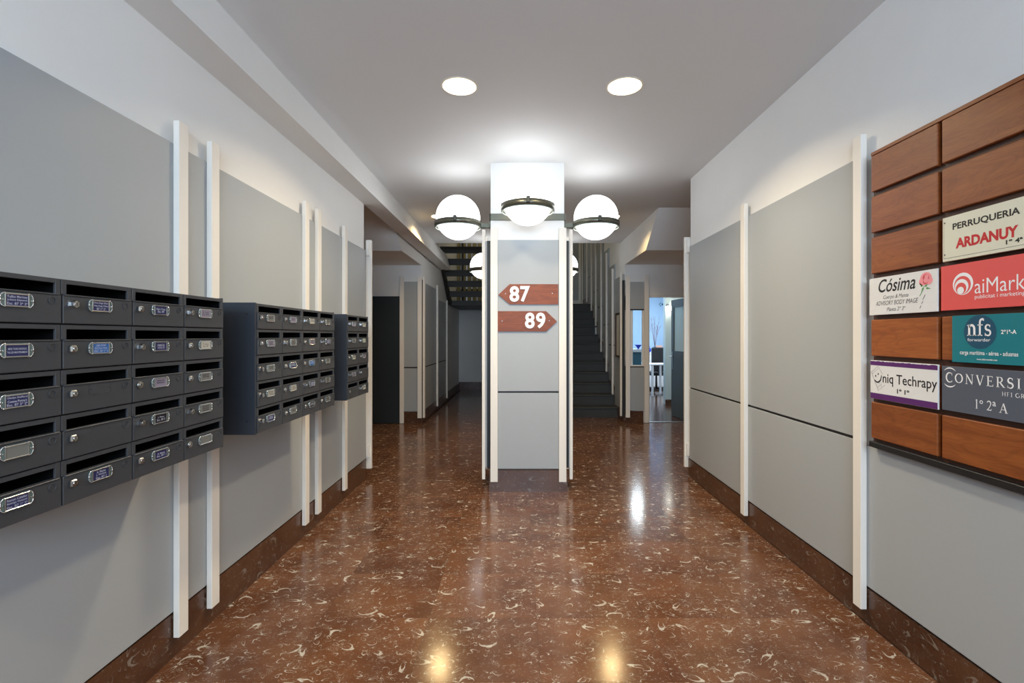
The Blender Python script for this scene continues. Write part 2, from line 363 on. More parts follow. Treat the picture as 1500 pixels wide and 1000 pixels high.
SER = {  # serif capitals: strokes in a unit-high box (x advance first)
 'C': (0.86, [(arc(0.46, 0.5, 0.42, 0.5, 48, 312, 20), [0.05, 0.17, 0.05]), ([(0.74, 0.98), (0.75, 0.72)], 0.05), ([(0.74, 0.02), (0.75, 0.20)], 0.05)]),
 'O': (0.98, [(arc(0.47, 0.5, 0.41, 0.46, 90, 270, 14), [0.06, 0.16, 0.06]), (arc(0.47, 0.5, 0.41, 0.46, -90, 90, 14), [0.06, 0.16, 0.06])]),
 'N': (0.94, [([(0.14, 0), (0.14, 1)], 0.06), ([(0.12, 1), (0.80, 0)], 0.14), ([(0.80, 0), (0.80, 1)], 0.06), ([(0, 0.02), (0.28, 0.02)], 0.05), ([(0.66, 0.98), (0.94, 0.98)], 0.05), ([(0, 0.98), (0.2, 0.98)], 0.05)]),
 'V': (0.9, [([(0.12, 1), (0.47, 0)], 0.14), ([(0.80, 1), (0.47, 0)], 0.06), ([(0, 0.98), (0.28, 0.98)], 0.05), ([(0.66, 0.98), (0.92, 0.98)], 0.05)]),
 'E': (0.74, [([(0.18, 0), (0.18, 1)], 0.14), ([(0.02, 0.97), (0.64, 0.97)], 0.06), ([(0.18, 0.52), (0.52, 0.52)], 0.06), ([(0.02, 0.03), (0.70, 0.03)], 0.06), ([(0.63, 1), (0.63, 0.82)], 0.05), ([(0.69, 0), (0.69, 0.2)], 0.05), ([(0.52, 0.62), (0.52, 0.42)], 0.05)]),
 'R': (0.86, [([(0.18, 0), (0.18, 1)], 0.14), ([(0.02, 0.97), (0.4, 0.97)], 0.06), (arc(0.38, 0.74, 0.24, 0.235, 90, -90, 10), [0.05, 0.14, 0.05]), ([(0.18, 0.5), (0.4, 0.5)], 0.05), ([(0.38, 0.5), (0.80, 0.02)], 0.14), ([(0.02, 0.03), (0.34, 0.03)], 0.05), ([(0.7, 0.03), (0.92, 0.03)], 0.05)]),
 'S': (0.66, [(arc(0.31, 0.74, 0.22, 0.23, 40, 250, 12) + arc(0.31, 0.27, 0.25, 0.24, 75, -140, 12), [0.06, 0.17, 0.06]), ([(0.51, 0.98), (0.51, 0.76)], 0.05), ([(0.05, 0.02), (0.05, 0.26)], 0.05)]),
 'I': (0.42, [([(0.2, 0), (0.2, 1)], 0.15), ([(0.04, 0.97), (0.36, 0.97)], 0.06), ([(0.04, 0.03), (0.36, 0.03)], 0.06)]),
 'A': (0.92, [([(0.12, 0), (0.46, 1)], 0.06), ([(0.46, 1), (0.80, 0)], 0.15), ([(0.24, 0.34), (0.66, 0.34)], 0.06), ([(0, 0.03), (0.26, 0.03)], 0.06), ([(0.64, 0.03), (0.94, 0.03)], 0.06)]),
 'H': (0.9, [([(0.16, 0), (0.16, 1)], 0.13), ([(0.72, 0), (0.72, 1)], 0.13), ([(0.16, 0.5), (0.72, 0.5)], 0.06)]),
 'F': (0.66, [([(0.16, 0), (0.16, 1)], 0.13), ([(0.02, 0.97), (0.58, 0.97)], 0.06), ([(0.16, 0.52), (0.46, 0.52)], 0.06)]),
 'G': (0.92, [(arc(0.46, 0.5, 0.42, 0.47, 48, 330, 20), [0.05, 0.17, 0.05]), ([(0.80, 0.45), (0.80, 0.1)], 0.13), ([(0.62, 0.45), (0.92, 0.45)], 0.05)]),
 'U': (0.88, [([(0.16, 1), (0.16, 0.3)] + arc(0.44, 0.3, 0.28, 0.28, 180, 360, 10) + [(0.72, 1)], 0.1)]),
 'P': (0.74, [([(0.18, 0), (0.18, 1)], 0.14), ([(0.02, 0.97), (0.4, 0.97)], 0.06), (arc(0.38, 0.72, 0.24, 0.25, 90, -90, 10), [0.05, 0.14, 0.05]), ([(0.18, 0.47), (0.4, 0.47)], 0.05)]),
 '1': (0.46, [([(0.24, 0), (0.24, 1)], 0.14), ([(0.06, 0.86), (0.26, 0.98)], 0.06), ([(0.06, 0.03), (0.42, 0.03)], 0.06)]),
 '2': (0.66, [(arc(0.30, 0.72, 0.24, 0.25, 160, -30, 12) + [(0.30, 0.24), (0.06, 0.04)], [0.06, 0.13, 0.06]), ([(0.04, 0.05), (0.60, 0.05)], 0.1), ([(0.59, 0.02), (0.61, 0.2)], 0.05)]),
 'n': (0.74, [([(0.18, 0), (0.18, 0.66)], 0.15), (arc(0.38, 0.40, 0.20, 0.24, 160, 0, 8) + [(0.58, 0)], [0.07, 0.13, 0.13, 0.15, 0.15, 0.15, 0.15, 0.15, 0.15, 0.15]), ([(0.02, 0.03), (0.34, 0.03)], 0.06), ([(0.44, 0.03), (0.74, 0.03)], 0.06), ([(0.02, 0.62), (0.2, 0.66)], 0.06)]),
 'f': (0.52, [([(0.22, 0), (0.22, 0.82)] + arc(0.40, 0.80, 0.18, 0.18, 170, 60, 6), 0.13), ([(0.04, 0.64), (0.44, 0.64)], 0.06), ([(0.06, 0.03), (0.40, 0.03)], 0.06), (arc(0.49, 0.92, 0.03, 0.03, 0, 330, 6), 0.06)]),
 's': (0.50, [(arc(0.24, 0.49, 0.16, 0.15, 40, 250, 10) + arc(0.25, 0.18, 0.18, 0.16, 80, -145, 10), [0.06, 0.13, 0.06]), ([(0.39, 0.64), (0.39, 0.50)], 0.05), ([(0.06, 0.0), (0.06, 0.17)], 0.05)]),
 ' ': (0.3, [])}
def serif(mb, txt, x0, x1, z0, z1, m, place, gap=0.1):
    tot = sum(SER[c][0] + gap for c in txt) - gap; kx = (x1 - x0) / tot; kz = z1 - z0; x = 0
    for c in txt:
        adv, st = SER[c]
        for pts, wd in st:
            sc_ = (kx + kz) / 2
            W = [v * sc_ for v in wd] if isinstance(wd, list) else wd * sc_
            stroke(mb, [(x0 + (x + p[0]) * kx, z0 + p[1] * kz) for p in pts], W, m, place)
        x += adv + gap

# ------------------------------------------------------------------ shell of the hall
ZC = 2.97; YC = 8.17
XL = -1.525; XR = 1.712          # plaster faces of the two long walls
# floor: marble slabs laid as separate tiles on a grout bed
fl = struct('floor', MB().box(-4.1, 4.1, -2.2, 13.4, -0.08, -0.003, 'grout'))
px_, py_ = 0.535, 0.446
x_lines = [-1.519 + 0.535 * i for i in range(7)]
tile_me = MB().box(-px_ / 2 + .0006, px_ / 2 - .0006, -py_ / 2 + .0006, py_ / 2 - .0006, -0.003, 0.0, 'floor').mesh('tile')
y0 = 3.74 - 13 * py_
for j in range(23):
    for i in range(6):
        link('tile', tile_me, fl, (x_lines[i] + px_ / 2, y0 + (j + .5) * py_, 0))
yend = y0 + 23 * py_
far = MB()
y = yend
while y < 12.5:
    for i in range(6): far.box(x_lines[i] + .0006, x_lines[i] + px_ - .0006, y + .0006, y + py_ - .0006, -.003, 0, 'floor')
    y += py_
for sx, xs in ((-1, -1.519), (1, x_lines[6])):
    for k in range(5):
        x0_ = xs + sx * px_ * k; xa, xb = sorted((x0_, x0_ + sx * px_))
        for j in range(16):
            ya = 4.66 + j * py_
            if ya + py_ > 7.9: break
            far.box(xa + .0006, xb - .0006, ya + .0006, ya + py_ - .0006, -.003, 0, 'floor')
        
far.obj('outer_tiles', fl, kind='stuff')
MB().box(1.83, 4.1, 7.87, 13.4, -.003, .0, 'officefloor').obj('office_paving', fl)

cl = MB(); cl.box(-4.1, 4.1, -2.2, YC, ZC, ZC + 0.25, 'ceiling')
ceil_ = struct('ceiling', cl)
struct('ceiling', MB().box(1.83, 4.1, 7.93, 13.4, 2.75, 2.95, 'ceiling'))
struct('ceiling', MB().box(-4.1, 4.1, YC, 13.4, 5.8, 5.9, 'ceiling'))
struct('ceiling', MB().box(-1.7, 1.72, YC - .12, YC, ZC + .25, 5.8, 'wall'))

# downstand beam along the left
bm_ = MB(); bm_.prism([(-1.344, -2.2, 2.693), (-1.53, -2.2, 2.693), (-1.53, -2.2, ZC), (-1.42, -2.2, ZC)], (0, 11.62, 0), 'wall')
struct('beam', bm_)

wl = struct('wall_left', MB().box(XL - .125, XL, -2.2, 4.735, 0, ZC, 'wall'))
wr = struct('wall_right', MB().box(XR, XR + .125, -2.2, 4.835, 0, ZC, 'wall'))
def batten(parent, axis, y0_, y1_, xin, depth, z0, z1, gap, bev=0.002):
    """lacquered upright that stands off a wall; axis 'L','R' (faces the hall) or 'F' (faces the viewer)"""
    b = MB()
    if axis == 'L': b.box(xin - depth, xin, y0_, y1_, z0, z1, 'batten', bev)
    elif axis == 'R': b.box(xin, xin + depth, y0_, y1_, z0, z1, 'batten', bev)
    else:
        b.box(y0_, y1_, xin, xin + depth, z0, z1, 'batten', bev)
        if gap < 0:
            for z in (z0 + .12, z1 - .16): b.box(y0_ + .015, y1_ - .015, xin + gap, xin, z, z + .12, 'batten')
    return b.obj('batten', parent)
def board(parent, x0, x1, y0_, y1_, z0, z1, name='panel', m='panel'):
    return MB().box(x0, x1, y0_, y1_, z0, z1, m, 0.0015).obj(name, parent)

# left wall: battens, boards
LB = [(2.097, 2.157), (2.320, 2.381), (3.338, 3.400), (3.547, 3.609), (4.092, 4.154)]
for a, b in LB: batten(wl, 'L', a, b, -1.477, .026, .090, 2.336, 0)
batten(wl, 'F', -1.524, -1.466, 4.785, .03, .087, 2.350, -.032)
edges = [-2.2, 2.127, 2.350, 3.369, 3.578, 4.123, 4.727]
for i in range(6):
    ya, yb = edges[i], edges[i + 1]
    board(wl, XL, -1.503, ya + .006, yb - .006, .203, 2.237)
MB().box(XL - .0, XL + .017, -2.2, 4.735, 0, .192, 'plinth').obj('plinth', wl)
MB().box(XL, XL + .008, -2.2, 4.735, .192, .203, 'black').obj('shadow_gap', wl)
MB().box(XL - .125, XL + .017, 4.735, 4.752, 0, .192, 'plinth').obj('plinth', wl)

# right wall: battens, upper and lower boards with a black joint
RB = [(2.351, 2.408), (3.572, 3.634)]
for a, b in RB: batten(wr, 'R', a, b, 1.660, .030, .070, 2.383, 0)
batten(wr, 'F', 1.664, 1.724, 4.870, .03, .080, 2.397, -.032)
XP = 1.690
for ya, yb in ((3.602, 4.808), (2.385, 3.602)):
    board(wr, XP, XR, ya + .006, yb - .006, .185, .878)
    board(wr, XP, XR, ya + .006, yb - .006, .894, 2.288)
    MB().box(XP + .010, XR, ya, yb, .876, .896, 'black').obj('joint_strip', wr)
board(wr, XP, XR, -2.2, 2.372, .185, .868)
MB().box(XR - .017, XR, -2.2, 4.835, 0, .172, 'plinth').obj('plinth', wr)
MB().box(XR - .008, XR, -2.2, 4.835, .172, .185, 'black').obj('shadow_gap', wr)
MB().box(XR - .017, XR + .125, 4.835, 4.852, 0, .172, 'plinth').obj('plinth', wr)

# entrance behind the viewer: wall with glazed doors
we = MB()
we.box(-4.1, -1.25, -2.3, -2.2, 0, ZC, 'wall'); we.box(1.42, 4.1, -2.3, -2.2, 0, ZC, 'wall'); we.box(-1.25, 1.42, -2.3, -2.2, 2.75, ZC, 'wall')
struct('wall_back', we)
wi = MB()
for x in (-1.25, 0.06, 1.36): wi.box(x, x + .06, -2.28, -2.22, 0, 2.75, 'bronze', .004)
for z in (0, 1.0, 2.69): wi.box(-1.25, 1.42, -2.275, -2.225, z, z + .06, 'bronze', .004)
window = struct('window_1', wi)
MB().box(-1.2, 1.4, -2.252, -2.248, .05, 2.72, 'glass').obj('pane', window)

# side passages: end walls, slanted bulkheads
struct('wall_passage_left', MB().box(-4.1, -4.0, -2.2, 7.76, 0, ZC, 'wall'))
struct('wall_passage_right', MB().box(4.0, 4.1, -2.2, 13.4, 0, ZC, 'wall'))
struct('beam', MB().prism([(-4.0, 5.78, ZC), (-4.0, 6.45, 2.535), (-4.0, 7.76, 2.535), (-4.0, 7.76, ZC)], (2.43, 0, 0), 'wall'))
struct('beam', MB().prism([(1.702, 5.91, ZC), (1.702, 6.51, 2.555), (1.702, 7.82, 2.555), (1.702, 7.82, ZC)], (2.298, 0, 0), 'wall'))

# far left block of wall with the charcoal door
wfl = struct('wall_rear_left', MB().box(-4.1, -1.57, 7.76, 12.6, 0, 5.8, 'wall'))
dl = MB().box(-2.86, -1.915, 7.715, 7.76, .004, 2.035, 'darkdoor', .003)
door1 = struct('door_1', dl)
MB().cyl((-2.76, 7.715, 1.02), (-2.76, 7.66, 1.02), .011, .011, 'chrome2', 12).cyl((-2.765, 7.664, 1.02), (-2.64, 7.664, 1.02), .009, .009, 'chrome2', 12).obj('handle', door1)
batten(wfl, 'F', -1.913, -1.848, 7.708, .03, .004, 2.345, .0)
batten(wfl, 'F', -1.628, -1.562, 7.708, .03, .09, 2.345, .0)
board(wfl, -1.875, -1.60, 7.738, 7.76, .20, .885); board(wfl, -1.875, -1.60, 7.738, 7.76, .905, 2.27)
MB().box(-1.875, -1.60, 7.746, 7.76, .885, .905, 'black').obj('joint_strip', wfl)
MB().box(-4.0, -2.87, 7.743, 7.76, 0, .19, 'plinth').obj('plinth', wfl)
MB().box(-1.90, -1.57, 7.741, 7.76, 0, .19, 'plinth').obj('plinth', wfl)
for ya, z1 in ((7.735, 2.35), (9.0, 2.35), (10.19, 2.15)): batten(wfl, 'L', ya, ya + .06, -1.518, .03, .09, z1, .0)
for ya, yb, z1 in ((7.80, 9.02, 2.27), (9.03, 10.21, 2.09)):
    board(wfl, -1.57, -1.548, ya, yb, .20, .885); board(wfl, -1.57, -1.548, ya, yb, .905, z1)
    MB().box(-1.57, -1.556, ya, yb, .885, .905, 'black').obj('joint_strip', wfl)
MB().box(-1.57, -1.553, 7.76, 12.6, 0, .19, 'plinth').obj('plinth', wfl)
MB().box(-1.571, -1.532, 7.742, 7.764, .12, 2.30, 'black').obj('corner_reveal', wfl)

# back wall under and above the landing
wb = struct('wall_stair_back', MB().box(-1.57, 1.83, 12.9, 13.0, 0, 5.8, 'wall'))
struct('wall_under_landing', MB().box(-1.57, .10, 12.55, 12.65, 0, 2.08, 'wall'))
struct('baseboard_back', MB().box(-1.57, .10, 12.53, 12.55, 0, .21, 'plinth'))
struct('wall_stair_core', MB().box(.02, .10, 8.35, 12.9, 0, 2.08, 'wall'))

# stair side wall on the right, raking panels and battens
ws = struct('wall_stair_right', MB().box(1.702, 1.83, 7.82, 12.9, 0, 5.8, 'wall'))
sb = [(7.79, .09), (8.50, .246), (9.10, .628), (9.70, 1.016), (10.38, 1.40), (11.0, 1.79), (11.75, 2.24), (12.62, 2.24)]
for k, (ya, z0) in enumerate(sb): batten(ws, 'R', ya * 1.0154, ya * 1.0154 + .058, 1.650, .03, z0, z0 + 2.36, 0)
for k in range(len(sb) - 1):
    ya, z0 = sb[k]; yb = sb[k + 1][0]
    zz = (z0 + sb[k + 1][1]) / 2 if k < 6 else z0
    zb = zz + .14; zt = zz + 2.24; zj = zz + .80
    if k > 0:
        board(ws, 1.68, 1.702, ya + .03, yb + .02, zb, zj - .01); board(ws, 1.68, 1.702, ya + .03, yb + .02, zj + .01, zt)
        MB().box(1.688, 1.702, ya + .03, yb + .02, zj - .01, zj + .01, 'black').obj('joint_strip', ws)
    else: board(ws, 1.68, 1.702, ya + .03, yb + .02, .20, 2.40)
MB().prism([(1.684, 7.82, 0), (1.684, 8.3, 0), (1.684, 11.65, 2.16), (1.684, 12.9, 2.16), (1.684, 12.9, 2.36), (1.684, 11.60, 2.36), (1.684, 8.2, .20), (1.684, 7.82, .20)], (.018, 0, 0), 'plinth').obj('plinth', ws)
# panelled back wall above the landing
for x in (1.60, 1.02, .45): batten(wb, 'F', x - .03, x + .03, 12.82, .03, 2.25, 4.6, .03)
for xa, xb in ((1.04, 1.69), (.47, 1.02), (.1, .45)):
    board(wb, xa, xb, 12.88, 12.9, 2.36, 3.06); board(wb, xa, xb, 12.88, 12.9, 3.08, 4.5)

# office front wall with window and doorway
wo = MB()
wo.box(1.83, 4.0, 7.82, 7.93, 2.06, ZC, 'wall'); wo.box(2.80, 4.0, 7.82, 7.93, 0, 2.06, 'wall')
wo.box(1.702, 2.07, 7.82, 7.93, 0, .92, 'wall'); wo.box(1.702, 2.07, 7.82, 7.93, 1.82, 2.06, 'wall')
wo.box(2.005, 2.07, 7.82, 7.93, .92, 1.82, 'wall')
wof = struct('wall_office', wo)
batten(wof, 'F', 2.012, 2.082, 7.768, .03, .004, 2.378, 0)
batten(wof, 'F', 1.710, 1.778, 7.768, .03, .09, 2.378, 0)
board(wof, 1.76, 2.01, 7.798, 7.82, .20, .895); board(wof, 1.76, 2.01, 7.798, 7.82, 1.835, 2.275)
MB().box(1.76, 2.01, 7.800, 7.82, 1.815, 1.835, 'black').obj('joint_strip', wof)
MB().box(1.702, 2.0, 7.801, 7.82, 0, .19, 'plinth').obj('plinth', wof)
MB().box(1.662, 1.702, 7.80, 7.822, .1, 2.30, 'black').obj('corner_reveal', wof)
MB().box(2.8, 4.0, 7.801, 7.82, 0, .19, 'plinth').obj('plinth', wof)
wi = MB(); wi.box(1.76, 2.01, 7.800, 7.84, .895, .912, 'black'); wi.box(1.985, 2.005, 7.81, 7.84, .92, 1.815, 'batten'); wi.box(1.76, 2.005, 7.795, 7.85, .912, .928, 'batten')
window2 = struct('window_2', wi)
MB().box(1.78, 1.99, 7.862, 7.866, .92, 1.82, 'glass').obj('pane', window2)
dr = MB(); dr.box(2.07, 2.10, 7.81, 7.94, 0, 2.06, 'batten'); dr.box(2.77, 2.80, 7.81, 7.94, 0, 2.06, 'batten'); dr.box(2.07, 2.80, 7.81, 7.94, 2.03, 2.06, 'batten')
struct('trim_1', dr)
struct('trim_2', MB().box(2.07, 2.80, 7.84, 7.90, 0, .006, 'chrome2'))
# open office door leaf: stiles, rails, pane, handle
dv = Vector((2.70 - 2.77, 8.54 - 7.84, 0)); L_ = dv.length; ang = math.atan2(dv.y, dv.x)
d2 = bpy.data.objects.new('door_2', None); C.objects.link(d2); d2.location = (2.77, 7.84, 0); d2.rotation_euler = (0, 0, ang); d2['kind'] = 'structure'
lf = MB(); W_ = L_
lf.box(0, .10, -.02, .02, .006, 2.03, 'greydoor', .002); lf.box(W_ - .10, W_, -.02, .02, .006, 2.03, 'greydoor', .002)
lf.box(.10, W_ - .10, -.02, .02, 1.90, 2.03, 'greydoor'); lf.box(.10, W_ - .10, -.02, .02, .006, 1.14, 'greydoor')
lf.obj('leaf', d2)
MB().box(.10, W_ - .10, -.004, .004, 1.14, 1.90, 'frost').obj('pane', d2)
hd = MB()
for s in (-1, 1):
    hd.box(W_ - .075, W_ - .035, s * .02, s * .028, .82, 1.12, 'chrome2', .002); hd.cyl((W_ - .055, s * .028, 1.04), (W_ - .055, s * .075, 1.04), .009, .009, 'chrome2', 10); hd.cyl((W_ - .05, s * .072, 1.04), (W_ - .18, s * .072, 1.04), .009, .009, 'chrome2', 10)
hd.obj('handle', d2)

# office interior
struct('wall_office_back', MB().box(1.83, 4.0, 13.3, 13.4, 0, 2.75, 'bluewall'))
struct('wall_office_pier', MB().box(2.99, 3.40, 9.9, 10.05, 0, 2.75, 'whitewall'))
struct('baseboard_office', MB().box(2.985, 3.405, 9.882, 9.9, 0, .10, 'plinth'))
struct('wall_office_side', MB().box(1.83, 1.86, 7.93, 13.3, 0, 2.75, 'bluewall'))

# ------------------------------------------------------------------ stairs
st = thing('staircase', 'dark stone staircase climbing to a half landing beside the panelled right stair wall', 'stairs', (0.88, 8.29, 0))
for k in range(12):
    z1 = .18 * (k + 1); y0_ = 8.29 + .28 * k
    y1_ = y0_ + .30 if k < 11 else 12.9
    b = MB(); b.box(.10 - .88, 1.684 - .88, y0_ - 8.29 + .02, y1_ - 8.29 + (.28 if k < 11 else 0), max(0, z1 - .36), z1 - .03, 'step'); b.box(.10 - .88, 1.684 - .88, y0_ - 8.29, y1_ - 8.29 + .02, z1 - .03, z1, 'step', .004)
    b.obj('step' if k < 11 else 'landing', st)
us = thing('upper_staircase', 'open flight of dark treads seen from below, behind the left globe lamps', 'stairs', (-.75, 10.8, 2.0))
MB().box(-1.56 + .75, .09 + .75, 0, 1.75, .08, .19, 'tread', .003).obj('landing_slab', us)
for k in range(1, 15):
    y_ = -.28 * k; zb = .08 + .19 * k
    if 10.8 + y_ < YC + .02 or 2.0 + zb > 5.6: break
    b = MB(); b.box(-1.55 + .75, .08 + .75, y_, y_ + .31, zb + .06, zb + .11, 'tread', .003); b.box(-1.55 + .75, .08 + .75, y_, y_ + .03, zb - .02, zb + .07, 'tread', .003)
    b.obj('tread', us)
sg = MB(); n_ = 9
for x, n_ in ((-1.565 + .75, 4), (.03 + .75, 9)): sg.prism([(x, .05, .082), (x, .05, .19), (x, -.28 * n_, .19 * n_ + .10), (x, -.28 * n_, .19 * n_ - .06), (x, -.22, .082)], (.05, 0, 0), 'tread')
sg.obj('stringer', us, kind='stuff')
# timber slat screen on the upper landing behind the open treads
sn = thing('timber_screen', 'pale timber slat screen glimpsed between the dark open treads', 'screen', (-.75, 12.0, 2.19))
for k in range(13):
    MB().box(-.80 + k * .128, -.80 + k * .128 + .095, 0, .03, 0, 2.6, 'lattice', .002).obj('slat', sn)
MB().box(-.82, .84, .03, .06, .3, .38, 'tread').obj('rail', sn); MB().box(-.82, .84, .03, .06, 2.2, 2.28, 'tread').obj('rail', sn)
MB().box(-.69, -.64, -.05, 0, 0, 2.6, 'tread').obj('post', sn)
light('landing_lamp', 'POINT', (-.6, 11.2, 4.9), 13, (1.0, .90, .66), .1)

# ------------------------------------------------------------------ pillars with globe lamps
def pillar(y0_, y1_, full=True):
    P = struct('pillar', MB().box(-.262, .405, y0_ + .013, y1_ - .013, 0, ZC, 'wall'))
    MB().box(-.268, .430, y0_ - .022, y0_ + .013, 0, .192, 'plinth').obj('plinth', P)
    MB().box(-.276, -.262, y0_ + .013, y1_, 0, .192, 'plinth').obj('plinth', P); MB().box(.405, .430, y0_ + .013, y1_, 0, .192, 'plinth').obj('plinth', P)
    MB().box(-.25, .415, y0_ - .002, y0_ + .013, .192, .201, 'black').obj('shadow_gap', P)
    board(P, -.255, .42, y0_ - .005, y0_ + .013, .201, .886); board(P, -.255, .42, y0_ - .005, y0_ + .013, .902, 2.268)
    MB().box(-.25, .415, y0_ + .001, y0_ + .013, .886, .902, 'black').obj('joint_strip', P)
    batten(P, 'F', -.261, -.196, y0_ - .033, .028, .09, 2.372, 0)
    batten(P, 'F', .355, .421, y0_ - .033, .028, .09, 2.372, 0)
    for ya in (y0_ + .047, y1_ - .11):
        batten(P, 'R', ya, ya + .06, -.343, .03, .09, 2.372, 0); batten(P, 'L', ya, ya + .06, .487, .03, .09, 2.372, 0)
    for xs in ((-.313, -.262), (.405, .457)): board(P, xs[0], xs[1], y0_ + .051, y1_ - .02, .2, 2.268, 'panel', 'panel')
    for xs in ((-.296, -.262), (.405, .449)): MB().box(xs[0], xs[1], y0_ + .035, y0_ + .05, .2, 2.268, 'black').obj('side_reveal', P)
    return P
PY0, PY1 = 4.370, 4.870
pillar(PY0, PY1)
P2 = (7.55, 8.05)
pillar(*P2)

def globe_lamp(cx, cy, ax, ay, face, label):
    """opal globe in a metal ring on an arm; (ax,ay) points from pillar to globe; face = distance centre to pillar"""
    z = 2.53; t = thing('globe_lamp', label, 'lamp', (cx, cy, z), 'globe lamps around the pillars')
    MB().sphere((0, 0, 0), .21, 'globe').obj('globe', t)
    rg = MB(); rg.ring((0, 0, 0), .2155, .2225, -.093, -.043, 'bronze'); rg.ring((0, 0, 0), .2125, .2155, -.100, -.093, 'frost'); R = rg.obj('ring', t)
    for k in range(3):
        a = -PI / 2 + k * 2 * PI / 3; mx = Matrix.Rotation(a, 4, 'Z')
        MB().box(.216, .240, -.015, .015, -.082, -.032, 'bronzedark', .003, mx).obj('clip', t)
    ar = MB(); mx = Matrix.Rotation(math.atan2(-ay, -ax), 4, 'Z')
    ar.box(.220, face, -.022, .022, -.098, -.055, 'bronze', .002, mx); ar.box(face - .02, face, -.05, .05, -.105, -.045, 'bronze', .002, mx)
    ar.obj('arm', t)
    return t
def lamp_set(y0_, y1_, which, names):
    ym = (y0_ + y1_) / 2; xm = .068
    b = MB()
    for xa, xb, ya, yb in ((-.272, .412, y0_ + .001, y0_ + .014), (-.272, .412, y1_ - .014, y1_ - .001), (-.274, -.260, y0_ + .001, y1_ - .001), (.403, .417, y0_ + .001, y1_ - .001)): b.box(xa, xb, ya, yb, 2.448, 2.508, 'bronze', .002)
    o = b.obj('lamp_band'); o['label'] = names['band']; o['category'] = 'lamp bracket'; o['kind'] = 'thing'
    if 'f' in which: globe_lamp(xm, y0_ - .35, 0, -1, .35, names['f'])
    if 'l' in which: globe_lamp(-.262 - .325, ym, -1, 0, .325, names['l'])
    if 'r' in which: globe_lamp(.405 + .325, ym, 1, 0, .325, names['r'])
lamp_set(PY0, PY1, 'flr', dict(band='flat dark metal band strapped round the near pillar behind the globes',
    f='lit white globe lamp in front of the near pillar, centre of the three',
    l='lit white globe lamp on the left side of the near pillar', r='lit white globe lamp on the right side of the near pillar'))
lamp_set(*P2, 'lr', dict(band='flat dark metal band round the far pillar, behind the near one',
    l='small distant globe lamp peeping out left of the near pillar, under the stair treads',
    r='small distant globe lamp peeping out right of the near pillar'))

# arrow signs on the near pillar
YF = PY0 - .005
def front(u, v, h): return (u, YF - h, v)
def arrow(label, pts, word_, wx, wz, screws):
    k = 4.35 / F
    P = [((x - 761) * k, H0 + (492 - y) * k) for x, y in pts]
    t = thing('arrow_sign', label, 'sign', (P[0][0], YF, P[0][1]), 'wooden arrow signs on the pillar')
    inv = lambda m: m.obj
    b = MB(); b.prism([(x - P[0][0], 0, z - P[0][1]) for x, z in P], (0, -.014, 0), 'woodred'); b.obj('board', t)
    for ch, (xa, xb) in zip(word_, wx):
        d = MB(); word(d, ch, (xa - 761) * k - P[0][0], (xb - 761) * k - P[0][0], H0 + (492 - wz[1]) * k - P[0][1], H0 + (492 - wz[0]) * k - P[0][1], 'letter', lambda u, v, h: (u, -.014 - h, v), .03, thick=.006)
        d.obj('numeral', t)
    for sx, sy in screws:
        x = (sx - 761) * k - P[0][0]; z = H0 + (492 - sy) * k - P[0][1]
        MB().cyl((x, -.014, z), (x, -.017, z), .005, .0035, 'chrome2', 10).obj('screw', t)
arrow('varnished wooden arrow sign pointing left with white numerals 87', [(730, 431.5), (746.5, 445.5), (817.6, 445.5), (817.6, 416), (746.5, 416)], '87', [(746.4, 760.6), (762, 776.2)], (418.8, 442), [(740.5, 430), (809, 429.5)])
arrow('varnished wooden arrow sign pointing right with white numerals 89', [(728.8, 455.5), (728.8, 485.3), (800, 485.3), (816, 470.5), (800, 455.5)], '89', [(769, 783.2), (785, 799)], (457.6, 481), [(735.5, 470), (804.5, 469.5)])

# ------------------------------------------------------------------ ceiling downlights
def downlight(x, y, label, pw=1.0, col=(1.0, .82, .56)):
    t = thing('downlight', label, 'ceiling light', (x, y, ZC), 'recessed round downlights')
    MB().ring((0, 0, 0), .104, .117, -.003, 0, 'whitetrim', 40).obj('trim_ring', t)
    MB().cyl((0, 0, -.0005), (0, 0, -.004), .104, .104, 'lens', 40).obj('lens', t)
    light('downlight_beam', 'AREA', (x, y, ZC - .03), DOWN_W * pw, col, .20, None, (0, 0, 0), math.radians(140), 'DISK')
downlight(-.378, 3.04, 'round lit downlight in the ceiling, left one of the near pair before the pillar')
downlight(.661, 3.04, 'round lit downlight in the ceiling, right one of the near pair before the pillar')
downlight(-1.05, 6.35, 'distant warm downlight half hidden by the left globe lamp', .55, (1.0, .70, .32))
downlight(1.21, 6.35, 'distant warm downlight half hidden by the right globe lamp', .55, (1.0, .70, .32))
downlight(-.378, -.9, 'round downlight overhead near the entrance, left one of the pair')
downlight(.661, -.9, 'round downlight overhead near the entrance, right one of the pair')

# ------------------------------------------------------------------ mailboxes on the left wall
MW, MH, XF = .2315, .1203, -1.208
ZM = .950            # underside of the lowest row
DEP = .290
def rounded(y0_, y1_, z0, z1, r, n=5):
    pts = []
    for cx, cz, a0 in ((y1_ - r, z1 - r, 0), (y0_ + r, z1 - r, 90), (y0_ + r, z0 + r, 180), (y1_ - r, z0 + r, 270)):
        for i in range(n + 1):
            a = math.radians(a0 + 90 * i / n); pts.append((cx + r * math.cos(a), cz + r * math.sin(a)))
    return pts
def plate_x(pts, x0, x1, m, b): b.prism([(x0, p[0], p[1]) for p in pts], (x1 - x0, 0, 0), m)
W = MW; Hh = MH; e = .0012
